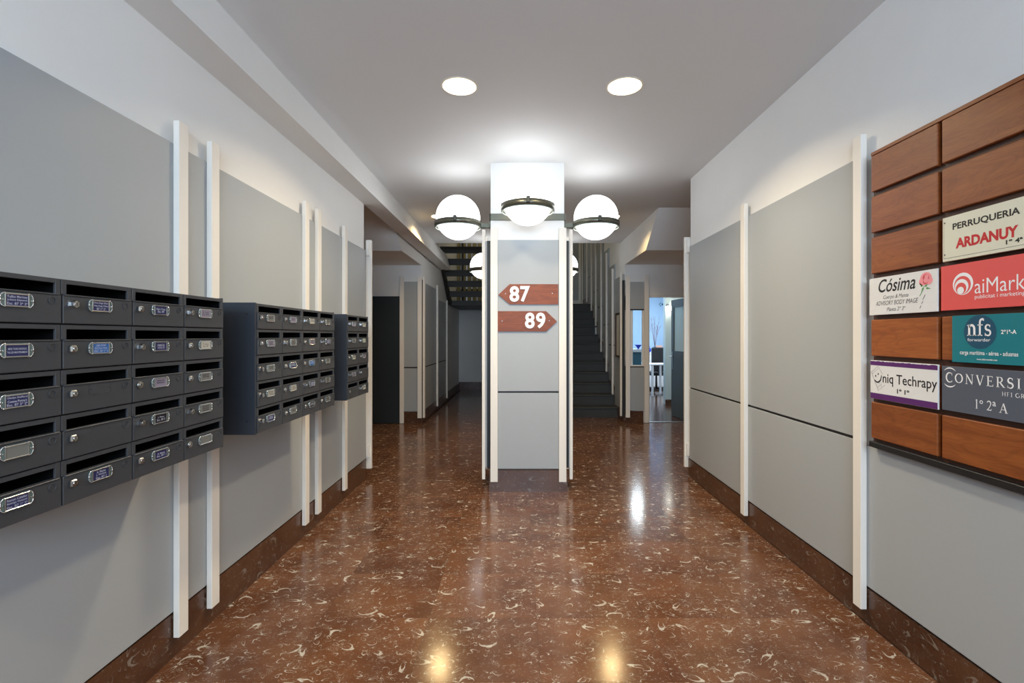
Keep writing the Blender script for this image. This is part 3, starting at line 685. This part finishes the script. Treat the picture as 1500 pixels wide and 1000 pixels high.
# body: steel case with a letter slot whose inside is coloured near-black as shade
b = MB(); w2 = W / 2 - e; SZ0, SZ1, SY = .0830, .1070, .1
b.box(-DEP, -.006, -w2, w2, Hh - .0042, Hh - .0022, 'slotshade'); b.box(-DEP, -.002, -w2, w2, e, .012, 'box'); b.box(-DEP, -.002, -w2, w2, Hh - .002, Hh - e, 'box')
b.box(-DEP, -.006, -w2, -w2 + .004, .012, Hh - .004, 'slotshade'); b.box(-DEP, -.006, w2 - .004, w2, .012, Hh - .004, 'slotshade')
b.box(-DEP, -DEP + .004, -w2 + .004, w2 - .004, .012, Hh - .004, 'slotshade')
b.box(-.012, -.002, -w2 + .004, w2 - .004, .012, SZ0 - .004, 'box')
b.box(-.2, -.012, -w2 + .004, w2 - .004, .014, SZ0 - .02, 'slotshade')
b.box(-.006, 0, -w2, -SY, SZ0 - .004, Hh - e, 'box', .0008); b.box(-.006, 0, SY, w2, SZ0 - .004, Hh - e, 'box', .0008); b.box(-.006, 0, -SY, SY, SZ1, Hh - e, 'box', .0008)
body_me = b.mesh('body')
b = MB(); b.box(-.002, .0035, -w2 + .001, w2 - .001, .002, SZ0 - .007, 'box', .0012); b.box(-.002, .0060, -w2 + .006, w2 - .006, SZ0 - .0075, SZ0 - .0035, 'box', .001)
door_me = b.mesh('door')
b = MB(); b.ring((0, 0, 0), .0086, .0102, 0, .0020, 'box', 20); boss_raw = b
bm2 = MB()
for i in range(20):
    pass
mxr = Matrix.Rotation(PI / 2, 4, 'Y')
bmesh.ops.transform(boss_raw.b, matrix=Matrix.Translation((.0034, .088, .060)) @ mxr, verts=boss_raw.b.verts)
boss_me = boss_raw.mesh('embossed_ring')
def holder_mesh(ins):
    b = MB(); y0_, y1_, z0, z1 = -.040, .036, .0425, .0765
    plate_x(rounded(y0_, y1_, z0, z1, .012), .0035, .0070, 'clear', b)
    b.box(.0060, .0088, y0_ + .009, y1_ - .009, z1 - .0042, z1 - .0008, 'chrome', .0006); b.box(.0060, .0088, y0_ + .009, y1_ - .009, z0 + .0008, z0 + .0036, 'chrome', .0006)
    b.box(.0060, .0084, y0_ + .0095, y0_ + .0125, z0 + .003, z1 - .003, 'chrome2', .0005); b.box(.0060, .0084, y1_ - .0125, y1_ - .0095, z0 + .003, z1 - .003, 'chrome2', .0005)
    o = rounded(y0_, y1_, z0, z1, .012)
    for i in range(len(o)):
        p = o[i]; q = o[(i + 1) % len(o)]
        if (Vector(p) - Vector(q)).length < .02: b.cyl((.0068, p[0], p[1]), (.0068, q[0], q[1]), .0011, .0011, 'chrome', 6)
    for yy in (y0_ + .005, y1_ - .005): b.cyl((.0068, yy, (z0 + z1) / 2), (.0084, yy, (z0 + z1) / 2), .0016, .0016, 'chrome', 8)
    return b.mesh('name_holder')
holder_me = holder_mesh('navy')
ins_me = {}
def insert_mesh(col):
    if col not in ins_me:
        ins_me[col] = MB().box(.0060, .0075, -.0285, .0245, .0455, .0728, col).mesh('name_card')
    return ins_me[col]
b = MB(); b.box(.0035, .0125, -.0095, .0095, -.0095, .0095, 'chrome2', .003); b.cyl((.0125, 0, 0), (.0150, 0, 0), .0062, .0058, 'chrome', 16); b.box(.0150, .0153, -.0008, .0008, -.004, .004, 'ink')
lock_sq = b.mesh('lock')
b = MB(); b.cyl((.0035, 0, 0), (.017, 0, 0), .0115, .0095, 'chrome', 6, False); b.cyl((.017, 0, 0), (.0185, 0, 0), .0062, .0058, 'chrome2', 14); b.box(.0185, .0188, -.0008, .0008, -.004, .004, 'ink')
lock_hex = b.mesh('lock')
b = MB(); b.cyl((.0035, 0, 0), (.0085, 0, 0), .0115, .0108, 'chrome2', 20); b.cyl((.0085, 0, 0), (.0105, 0, 0), .0065, .0062, 'chrome', 16); b.box(.0105, .0108, -.0008, .0008, -.004, .004, 'ink')
lock_rd = b.mesh('lock')
LOCK = {'s': lock_sq, 'h': lock_hex, 'r': lock_rd}
CARDTXT = {
 (0, 0): ['Tuliko Marinez', 'Juliana Ezpanet', 'Esc. 87 3º 2ª'], (0, 1): ['MERI TURO BORGO', 'TALLER MANTENIMENT'], (0, 2): ['Gladys Stefford', 'Cosme Pomart', 'Esc. 87 2º 2ª'], (0, 4): ['Ramon Caballer', 'Bedriga Vazquez', 'Esc. 87 1º 2ª'],
 (1, 0): ['Elena Raga Ribes', 'Ana Raga Ribes', '87 1º 2ª'], (1, 1): ['LAIA FONT', 'ESCOLA VIVA', 'ESC. 87 1º 3'], (1, 4): ['A. Moret', 'J. Molina', 'Esc. 87 1'], (2, 0): ['Marc Prats', 'Esc. 89'], (2, 1): ['FARMACIA', 'VIDAL 87'], (2, 3): ['J. Pons', 'Esc. 89 2'], (2, 4): ['A. Riera', 'Esc. 89 1'], (3, 0): ['R. Costa', 'Esc. 89 4'], (3, 1): ['P. Serra', 'Esc. 89']}
INS = [['navy', 'navy', 'navy', 'greyins', 'navy'], ['navy', 'blue', 'X', 'N', 'navy'], ['navy', 'navy', 'lilac', 'navydark', 'navy'], ['lilac', 'silver', 'greyins', 'greyins', 'greyins'],
       ['greyins', 'lilac', 'greyins', 'silver', 'navy'], ['lilac', 'greyins', 'navy', 'silver', 'greyins'], ['silver', 'lilac', 'blue', 'navy', 'navydark'], ['greyins', 'navy', 'greyins', 'greyins', 'greyins'],
       ['lilac', 'greyins', 'silver', 'lilac', 'X'], ['silver', 'palegreen', 'lilac', 'N', 'silver']]
LK = ['sssss', 'hssss', 'shrhs', 'hsshr', 'sshhh', 'shsrs', 'hrrhs', 'hhshr', 'hhrhs', 'hhshh']
ROWN = ['top row', 'second row', 'middle row', 'fourth row', 'bottom row']
COLN4 = ['nearest column', 'second-nearest column', 'second-farthest column', 'farthest column']
COLN2 = ['nearer column', 'farther column']
LOOK = {'navy': 'with navy name card', 'navydark': 'with black name card', 'blue': 'with bright blue name card', 'lilac': 'with lilac-grey name card', 'greyins': 'with grey name card', 'silver': 'with silvery name card', 'palegreen': 'with pale name card', 'X': 'missing its card holder', 'N': 'without name card'}
def bank(c0, ncol, ystart, bank_name, group):
    yend_ = ystart + ncol * MW
    t = thing('mailbox_casing', 'anthracite steel side casing of the %s mailbox bank on the left wall' % bank_name, 'casing', (XF - DEP / 2, ystart, ZM))
    cs = MB(); cs.box(-DEP / 2, DEP / 2 - .001, -.012, 0, -.002, 5 * MH + .002, 'boxside', .001); cs.obj('side_plate', t)
    cs = MB(); cs.box(-DEP / 2, DEP / 2 - .001, yend_ - ystart, yend_ - ystart + .003, -.002, 5 * MH + .002, 'boxside', .001); cs.obj('side_plate', t)
    for z in (.06, 5 * MH - .05): MB().cyl((.105, -.012, z), (.105, -.0145, z), .004, .003, 'ink', 10).obj('rivet', t)
    for ci in range(ncol):
        for ri in range(5):
            ins = INS[c0 + ci][ri]; yc = ystart + (ci + .5) * MW; zb = ZM + (4 - ri) * MH
            cn = (COLN4 if ncol == 4 else COLN2)[ci]
            lab = 'dark mailbox %s, %s, %s of the %s bank' % (LOOK[ins], ROWN[ri], cn, bank_name)
            m = thing('mailbox', lab, 'mailbox', (XF, yc, zb), group)
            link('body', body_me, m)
            door = link('door', door_me, m)
            link('embossed_ring', boss_me, door)
            if ins not in 'XN':
                hold = link('name_holder', holder_me, m, (0, 0, -.0048)); link('name_card', insert_mesh(ins), hold)
                bb = MB(); pl = lambda u, v, h: (.0076 + h, u, v)
                dark = ins in ('silver', 'palegreen', 'greyins', 'lilac')
                tx = CARDTXT.get((c0 + ci, ri)); key = 'printdark' if dark else 'print'
                if tx:
                    n = len(tx); hgt = .0060 if n == 3 else (.0046 if n == 2 and c0 + ci == 0 else .0065)
                    for i, s in enumerate(tx):
                        wd = min(.047, len(s) * hgt * .62); zc = .0592 + ((n - 1) / 2 - i) * .0082
                        word(bb, s, -.002 - wd / 2, -.002 + wd / 2, zc - hgt / 2, zc + hgt / 2, key, pl, 0.01)
                elif not ((c0 + ci, ri) in ((0, 3), (3, 4))):
                    rr = random.Random(c0 * 10 + ci * 5 + ri)
                    for i in range(2 + (ri % 2)):
                        zc = .0655 - i * .0070; xx = -.022 + rr.random() * .006
                        while xx < .014:
                            ww = .003 + rr.random() * .006; bb.poly([pl(xx, zc - .0018, .0002), pl(xx + ww, zc - .0018, .0002), pl(xx + ww, zc + .0018, .0002), pl(xx, zc + .0018, .0002)], key); xx += ww + .0016
                if bb.mats: bb.obj('card_print', hold)
                else: bb.b.free()
            else:
                hb = MB()
                for yy in (-.031, .028): hb.cyl((.0033, yy, .060), (.0042, yy, .060), .0014, .0014, 'ink', 8)
                if ins == 'X':
                    o = rounded(-.038, .034, .0435, .0755, .010)
                    for i in range(len(o)):
                        p = o[i]; q = o[(i + 1) % len(o)]; hb.cyl((.0036, p[0], p[1]), (.0036, q[0], q[1]), .0006, .0006, 'boxside', 4)
                hb.obj('screw_hole', m)
            link('lock', LOCK[LK[c0 + ci][ri]], m, (0, -W / 2 + .0265, .0545))
bank(0, 4, 1.968 - 4 * MW, 'nearest', 'mailboxes of the nearest bank')
bank(4, 4, 2.222, 'middle', 'mailboxes of the middle bank')
bank(8, 2, 3.392, 'farthest', 'mailboxes of the farthest bank')

# ------------------------------------------------------------------ wooden directory board on the right wall
XB = 1.660; PITCH = .1926; COLW = .362; CG = .019
db = thing('directory_board', 'large cherry wood directory board of raised blocks on the right wall', 'board', (XR, 1.9, .92))
def L(x, y, z): return (x - XR, y - 1.9, z - .92)
TOPZ = 2.246; Y0B = 2.282
bk = MB(); a = L(XB + .018, Y0B - 2 * COLW - CG - .012, .905); c_ = L(XR - .001, Y0B + .008, 2.262); bk.box(a[0], c_[0], a[1], c_[1], a[2], c_[2], 'wooddark')
bk.obj('backing', db)
a = L(XB + .004, Y0B - 2 * COLW - CG - .012, 2.250); c_ = L(XR, Y0B + .008, 2.266)
MB().box(a[0], c_[0], a[1], c_[1], a[2], c_[2], 'wood', .001).obj('top_rail', db)
a = L(1.655, Y0B - 2 * COLW - CG - .012, .878); c_ = L(XR, Y0B + .008, .905)
MB().box(a[0], c_[0], a[1], c_[1], a[2], c_[2], 'black', .002).obj('bottom_rail', db)
blk = MB().box(XB - XR, XB - XR + .02, -COLW / 2, COLW / 2, 0, .169, 'wood', .003).mesh('wood_block')
def blockpos(col, row): # returns y range (near, far) and z range
    yf = Y0B - col * (COLW + CG); return yf - COLW, yf, TOPZ - row * PITCH - .169, TOPZ - row * PITCH
for c in range(2):
    for r in range(7):
        ya, yb, za, zb = blockpos(c, r)
        o = link('wood_block', blk, db, (0, (ya + yb) / 2 - 1.9, za - .92))

def sgn(label, px0, px1, ztop, zbot, m, th=.006):
    """plate on the board between two photographed columns; returns builder helpers"""
    XS = XB - th
    yy = lambda px: F * XS / (px - 761)
    zz = lambda px, py: H0 + (492 - py) * XS / (px - 761)
    yf, yn = yy(px0), px1 if px1 < 10 else yy(px1)
    t = thing('company_sign', label, 'sign', (XB, (yf + yn) / 2, zbot), 'company signs on the wooden board')
    MB().box(-th, 0, (yn - yf) / 2, (yf - yn) / 2, 0, ztop - zbot, m, .0008).obj('plate', t)
    yc = (yf + yn) / 2
    place = lambda u, v, h: (-th - h - .0003, -u - yc, v - zbot)      # u = -y so reading direction is +u
    U = lambda px: -yy(px)
    return t, place, U, zz
def line(t, fn, name='lettering'):
    q = MB(); fn(q); return q.obj(name, t)
def fit(mb, txt, px0, px1, pyt, pyb, m, place, U, zz, **kw):
    if not hasattr(mb, 'b'):
        q_ = MB(); fit(q_, txt, px0, px1, pyt, pyb, m, place, U, zz, **kw); q_.obj('lettering', mb); return
    word(mb, txt, U(px0), U(px1), zz(px0, pyb), zz(px0, pyt), m, place, **kw)

# white sign with a rose
z1 = TOPZ - 3 * PITCH; z0 = z1 - .171
t, pl, U, zz = sgn('white sign with a printed pink rose and black cursive lettering', 1273.5, 1373.5, z1, z0, 'whitesign')
fit(t, 'Cósima', 1287, 1341, 410, 429, 'ink', pl, U, zz, shear=.28, ref='C', off=.012)
fit(t, 'Cuerpo & Mente', 1294, 1331, 432.5, 438, 'inkgrey', pl, U, zz, shear=.3, ref='C')
fit(t, 'ADVISORY BODY IMAGE', 1283, 1345, 441.8, 448, 'inkgrey', pl, U, zz, shear=.25, ref='A')
fit(t, 'Planta 2º 3ª', 1299, 1326, 450.3, 455.6, 'inkgrey', pl, U, zz, shear=.3, ref='P')
q = MB(); cu, cz = U(1356.5), zz(1356.5, 408); r = .029
for k, (dx, dz, rr, mm) in enumerate(((0, 0, 1.0, 'rose'), (-.55, -.35, .62, 'rose'), (.5, -.3, .62, 'rose'), (0, .15, .55, 'rosered'), (.12, .28, .34, 'rose'), (-.05, -.35, .45, 'rosered'), (.02, -.22, .42, 'rose'))):
    blob(q, arc(cu + dx * r, cz + dz * r, rr * r, rr * r * .92, 0, 340, 16), mm, pl, .0002 + k * .0001)
lz = zz(1354, 420); lu = U(1353.5)
for du, dz, a in ((-.010, .004, 125), (.008, .003, 35), (.014, -.006, -10), (-.004, -.006, 240)):
    ca, sa = math.cos(math.radians(a)), math.sin(math.radians(a))
    blob(q, [(lu + du - .004 * sa, lz + dz + .004 * ca), (lu + du + .02 * ca, lz + dz + .02 * sa), (lu + du + .005 * sa, lz + dz - .005 * ca), (lu + du - .004 * ca, lz + dz - .004 * sa)], 'leaf', pl, .0003)
stroke(q, [(lu + .002, lz + .004), (lu - .010, lz - .020), (lu - .020, lz - .036)], .0028, 'leaf', pl, .0004)
for (ua, za, ub, zb_) in ((.006, -.032, -.006, -.052), (-.004, -.058, -.012, -.068), (-.014, -.076, -.020, -.086)): stroke(q, [(lu + ua, lz + za), (lu + ub, lz + zb_)], .0022, 'inkgrey', pl, .0003)
q.obj('rose_print', t)

# ivory sign
t, pl, U, zz = sgn('ivory sign with black and red capitals, on the near column of blocks', 1380.8, 1.545, 2.031 - .170 + .170 - .174, 2.031 - .344, 'cream', .012)
fit(t, 'PERRUQUERIA', 1395.5, 1494.5, 327.6, 338.6, 'ink', pl, U, zz, off=.03)
fit(t, 'ARDANUY', 1400, 1492, 349.2, 364.4, 'red', pl, U, zz, off=.045)
fit(t, '1º 4ª', 1473.5, 1498.5, 351.5, 358.2, 'ink', pl, U, zz, off=.03)
q = MB(); u0, u1 = U(1383), -1.552
stroke(q, [(u0, 1.699), (u1, 1.699)], .0012, 'inkgrey', pl, .0002); stroke(q, [(u0, 1.845), (u0, 1.699)], .0008, 'inkgrey', pl, .0002); q.obj('border_line', t)
for py in (327, 373.5):
    q = MB(); zc = zz(1384.3, py); uc = U(1384.3); blob(q, arc(uc, zc, .0028, .0028, 0, 330, 10), 'ink', pl, .0006); q.obj('screw', t)

# coral sign with ringed emblem
t, pl, U, zz = sgn('coral red sign with a white ringed emblem and white lettering', 1378.3, 1.528, z1 + .003, z0 + .0015, 'coral')
q = MB()
uc, zc = U(1410.5), zz(1410.5, 415.5); R0 = .0415
def disc(du, dz, r, m, h): blob(q, arc(uc + du * R0, zc + dz * R0, r * R0, r * R0, 0, 350, 30), m, pl, h)
disc(0, 0, 1.0, 'signwhite', .0002); disc(-.04, -.12, .82, 'coral', .0004); disc(-.12, -.24, .68, 'signwhite', .0006); disc(-.16, -.40, .52, 'coral', .0008); disc(-.20, -.58, .33, 'signwhite', .001)
q.obj('emblem', t)
fit(t, 'aiMark', 1427.8, 1502, 409, 429.8, 'signwhite', pl, U, zz, ref='M', off=-.004)
fit(t, 'publicitat i marketing', 1428, 1501.5, 431.8, 437.4, 'signwhite', pl, U, zz, ref='l')

# teal sign with round badge
zt5 = TOPZ - 4 * PITCH
t, pl, U, zz = sgn('teal sign with a dark round badge and white serif lettering', 1394.5, 1.500, zt5 + .001, zt5 - .174, 'tealsign', .007)
q = MB(); uc, zc = U(1435.3), zz(1435.3, 486); blob(q, arc(uc, zc, .0612, .0612, 0, 354, 40), 'tealdark', pl, .0003); q.obj('badge', t)
pl2 = lambda u, v, h: pl(u, v, h + .0005)
line(t, lambda q: serif(q, 'nfs', U(1417), U(1452.8), zz(1417, 491.8), zz(1417, 467.5), 'signwhite', pl2, .04))
fit(t, 'forwarder', 1417.5, 1451, 495, 499.6, 'signwhite', pl2, U, zz, ref='f')
fit(t, '2º1ª-A', 1466.5, 1489.5, 482.8, 489, 'signwhite', pl2, U, zz, off=.02)
fit(t, 'carga marítima - aérea - aduanas', 1406.5, 1492, 513.8, 518.6, 'signwhite', pl2, U, zz, ref='t', off=.008)
fit(t, 'www.nfsforwarder.com', 1431, 1461, 524.6, 527, 'signwhite', pl2, U, zz, ref='f', off=.02)

# purple banded sign
zt6 = TOPZ - 5 * PITCH + .004
t, pl, U, zz = sgn('white sign with worn purple bands and a smiling tablet drawing', 1275, 1374, zt6, zt6 - .178, 'whitesign', .007)
ua, ub = U(1275.4), U(1373.6)
for za, zb_ in ((zt6 - .002, zt6 - .0225), (zt6 - .151, zt6 - .177)):
    q = MB(); rr = random.Random(3); n = 40; top = [(ua + (ub - ua) * i / n, za - (rr.random() * .003 if za > 1.2 else 0)) for i in range(n + 1)]
    for i in range(n): blob(q, [top[i], top[i + 1], (top[i + 1][0], zb_), (top[i][0], zb_)], 'purple', pl, .0002)
    q.obj('purple_band', t)
fit(t, 'niq Techrapy', 1293.2, 1372.8, 546.5, 560, 'ink', pl, U, zz, ref='T', off=.008)
fit(t, '1º 1º', 1314, 1332, 569.5, 576.2, 'ink', pl, U, zz, off=.03)
q = MB()
P_ = lambda x, y: (U(x), zz(x, y))
stroke(q, [P_(1276.8, 545), P_(1286.5, 536), P_(1292.8, 548)], .0012, 'inkgrey', pl); stroke(q, [P_(1276.8, 545), P_(1287, 571.5), P_(1296.5, 564)], .0012, 'inkgrey', pl)
stroke(q, [P_(1278, 547.5), P_(1287.2, 539)], .0008, 'inkgrey', pl); stroke(q, [P_(1285.5, 567.5), P_(1292, 562)], .0008, 'inkgrey', pl)
stroke(q, [P_(1281.5, 556), P_(1284, 559), P_(1287, 559.6), P_(1289.8, 557), P_(1291.2, 552.5), P_(1291.5, 549.5)], [.004, .006, .0065, .006, .0045, .004], 'ink', pl)
for x, y in ((1283, 550.2), (1286.7, 547.5)): blob(q, arc(*P_(x, y), .0030, .0048, 0, 330, 10), 'ink', pl)
blob(q, arc(*P_(1291.2, 565.5), .0016, .0016, 0, 330, 8), 'ink', pl)
q.obj('smiling_tablet', t)

# slate sign
t, pl, U, zz = sgn('slate grey sign with white serif capitals and curved strokes', 1379.6, 1.520, zt6 - .003, zt6 - .174, 'slate', .007)
ua, ub = U(1386.2), U(1497.5)
za, zb_ = zz(1386.2, 558.8), zz(1386.2, 545.2)
line(t, lambda q: serif(q, 'CONVERSIA', ua, ub + (ub - ua) * .135, za, zb_, 'signwhite', pl, .26))
cu = ua + .0165
for sg_ in (1, -1): line(t, lambda q: stroke(q, arc(cu, (za + zb_) / 2, .034, .036, sg_ * 135, sg_ * 45, 10), [.001, .005, .001], 'signwhite', pl), 'curved_stroke')
line(t, lambda q: serif(q, 'HF1 GROUP', U(1468), U(1468) + .123, zz(1468, 579.6), zz(1468, 573.4), 'signwhite', pl, .16))
def fl_(q):
    serif(q, '1', U(1429), U(1433), zz(1429, 598), zz(1429, 584.2), 'signwhite', pl)
    word(q, 'º', U(1435), U(1440), zz(1435, 591), zz(1435, 585.8), 'signwhite', pl)
    serif(q, '2', U(1445.5), U(1453.2), zz(1445.5, 600.5), zz(1445.5, 586.5), 'signwhite', pl)
    word(q, 'ª', U(1454), U(1459), zz(1454, 594.5), zz(1454, 588), 'signwhite', pl)
    serif(q, 'A', U(1464), U(1476.5), zz(1464, 604), zz(1464, 590), 'signwhite', pl)
line(t, fl_)

# ------------------------------------------------------------------ notice case on the stair wall
nc = thing('notice_case', 'narrow dark framed notice case on the stair wall beside the office window', 'notice board', (1.68, 8.16, 1.42))
fr = MB()
for a in ((-.18, -.155, -.37, .37), (.155, .18, -.37, .37)): fr.box(-.03, 0, a[0], a[1], a[2], a[3], 'wooddark', .002)
for z in (-.37, .345): fr.box(-.03, 0, -.155, .155, z, z + .025, 'wooddark', .002)
fr.obj('frame', nc); MB().box(-.012, 0, -.155, .155, -.345, .345, 'paper').obj('notice_sheet', nc)

# ------------------------------------------------------------------ things in the office
def box_thing(name, label, cat, mb, loc): 
    t = mb.obj(name, None, loc); t['label'] = label; t['category'] = cat; t['kind'] = 'thing'; return t
ct = thing('reception_counter', 'teal reception counter with a white top behind the narrow office window', 'counter', (2.45, 9.9, 0))
MB().box(-.28, .05, 0, .45, 0, 1.07, 'teal', .004).obj('front_panel', ct); MB().box(-.30, .07, -.03, .48, 1.07, 1.13, 'white', .004).obj('counter_top', ct)
v = MB(); v.cyl((0, 0, 0), (0, 0, .015), .012, .02, 'bluevase', 20); v.cyl((0, 0, .015), (0, 0, .09), .014, .075, 'bluevase', 24)
box_thing('bowl', 'small cobalt blue conical bowl on the reception counter', 'bowl', v, (2.47, 10.05, 1.13))
dk = thing('office_desk', 'pale blue-white desk with slim leg seen through the office doorway', 'desk', (3.25, 11.2, 0))
MB().box(-.45, .22, -.02, .55, .725, .75, 'white', .003).obj('desk_top', dk)
for x, y in ((-.16, .03), (-.16, .50), (.16, .03), (.16, .50)): MB().box(x - .022, x + .022, y - .022, y + .022, 0, .725, 'white', .003).obj('leg', dk)
ch = thing('office_chair', 'black upholstered office chair behind the pale desk', 'chair', (3.43, 12.12, 0))
s_ = MB(); s_.box(-.20, .20, -.2, .2, .42, .50, 'chairblack', .03); s_.obj('seat', ch)
s_ = MB(); s_.box(-.18, .18, -.24, -.19, .52, 1.12, 'chairblack', .02); s_.obj('backrest', ch)
MB().box(-.025, .025, -.25, -.22, .45, .65, 'ink', .004).obj('back_bracket', ch); MB().cyl((0, 0, .09), (0, 0, .42), .028, .022, 'ink', 12).obj('column', ch)
for k in range(5):
    a = k * 2 * PI / 5 + .3; s_ = MB(); s_.cyl((0, 0, .10), (.25 * math.cos(a), .25 * math.sin(a), .06), .022, .014, 'ink', 8); s_.sphere((.25 * math.cos(a), .25 * math.sin(a), .028), .028, 'ink', 10, 8); s_.obj('foot', ch)
sd = thing('sideboard', 'low white sideboard against the pale blue office wall', 'cabinet', (3.35, 12.85, 0))
MB().box(-.35, .45, -.2, .3, .06, .93, 'white', .004).obj('cabinet_body', sd); MB().box(-.33, .43, -.17, .28, 0, .06, 'ink').obj('plinth', sd); MB().box(-.37, .47, -.22, .32, .93, .96, 'white', .003).obj('cabinet_top', sd)
for x in (-.345, .052): MB().box(x, x + .393, -.215, -.2, .08, .91, 'white', .003).obj('door', sd)
for x in (.03, .075): MB().cyl((x, -.215, .5), (x, -.235, .5), .01, .01, 'chrome2', 10).obj('knob', sd)
vs_ = thing('vase_of_twigs', 'slim vase of reddish bare twigs on the office sideboard', 'vase', (3.57, 12.75, .96))
MB().cyl((0, 0, 0), (0, 0, .16), .05, .035, 'tealdark', 16).obj('vase', vs_)
tw = MB(); rr = random.Random(5)
for k in range(9):
    a = rr.random() * 2 * PI; l = .45 + rr.random() * .40; sp = .05 + rr.random() * .22
    p0 = Vector((0, 0, .15)); p1 = Vector((math.cos(a) * sp * .4, math.sin(a) * sp * .4, .15 + l * .5)); p2 = Vector((math.cos(a) * sp, math.sin(a) * sp, .15 + l))
    tw.cyl(p0, p1, .0035, .003, 'twig', 5); tw.cyl(p1, p2, .003, .002, 'twig', 5)
    for j in range(3):
        q0 = p1.lerp(p2, .2 + .25 * j); tw.cyl(q0, q0 + Vector((rr.uniform(-.07, .07), rr.uniform(-.05, .05), .08)), .003, .002, 'twig', 4)
tw.obj('twigs', vs_)
b = MB(); b.sphere((0, 0, .07), .07, 'bluevase', 18, 12); b.cyl((0, 0, .12), (0, 0, .17), .03, .04, 'bluevase', 14)
box_thing('round_vase', 'small round blue vase at the near end of the office sideboard', 'vase', b, (3.40, 12.75, .96))
box_thing('card', 'peach card standing on the office sideboard behind the twigs', 'card', MB().box(-.09, .09, -.005, .005, 0, .19, 'peach', .002), (3.72, 12.90, .96))
b = MB(); b.cyl((0, 0, 0), (0, -.05, 0), .035, .03, 'chrome2', 16); b.cyl((0, -.05, 0), (0, -.09, -.02), .012, .012, 'chrome2', 10)
wlamp = thing('wall_lamp', 'bare lit bulb lamp on the white office pier beside the door', 'lamp', (3.03, 9.9, 2.02))
b.obj('socket', wlamp); MB().sphere((0, -.10, -.06), .055, 'bulb', 20, 14).obj('bulb', wlamp)
q = MB(); pf = lambda u, v, h: (u, -h - .001, v)
for s in (-1, 1): stroke(q, [(s * .035, .05), (s * .085, 0), (s * .035, -.05)], .018, 'tealdark', pf)
blob(q, [(0, .035), (.03, 0), (0, -.035), (-.03, 0)], 'tealdark', pf)
q.prism([(-.001, 0, -.001), (.001, 0, -.001), (.001, 0, .001), (-.001, 0, .001)], (0, -.001, 0), 'tealdark')
box_thing('wall_emblem', 'small dark diamond and chevron emblem on the pale blue office wall', 'emblem', q, (3.93, 13.3, 2.27))
light('office_lamp', 'AREA', (2.75, 11.6, 2.7), OFFICE_W * 3, (.88, .95, 1.0), .6, .6)
light('office_lamp_front', 'AREA', (2.5, 9.0, 2.7), OFFICE_W * .5, (.90, .96, 1.0), .5, .5)
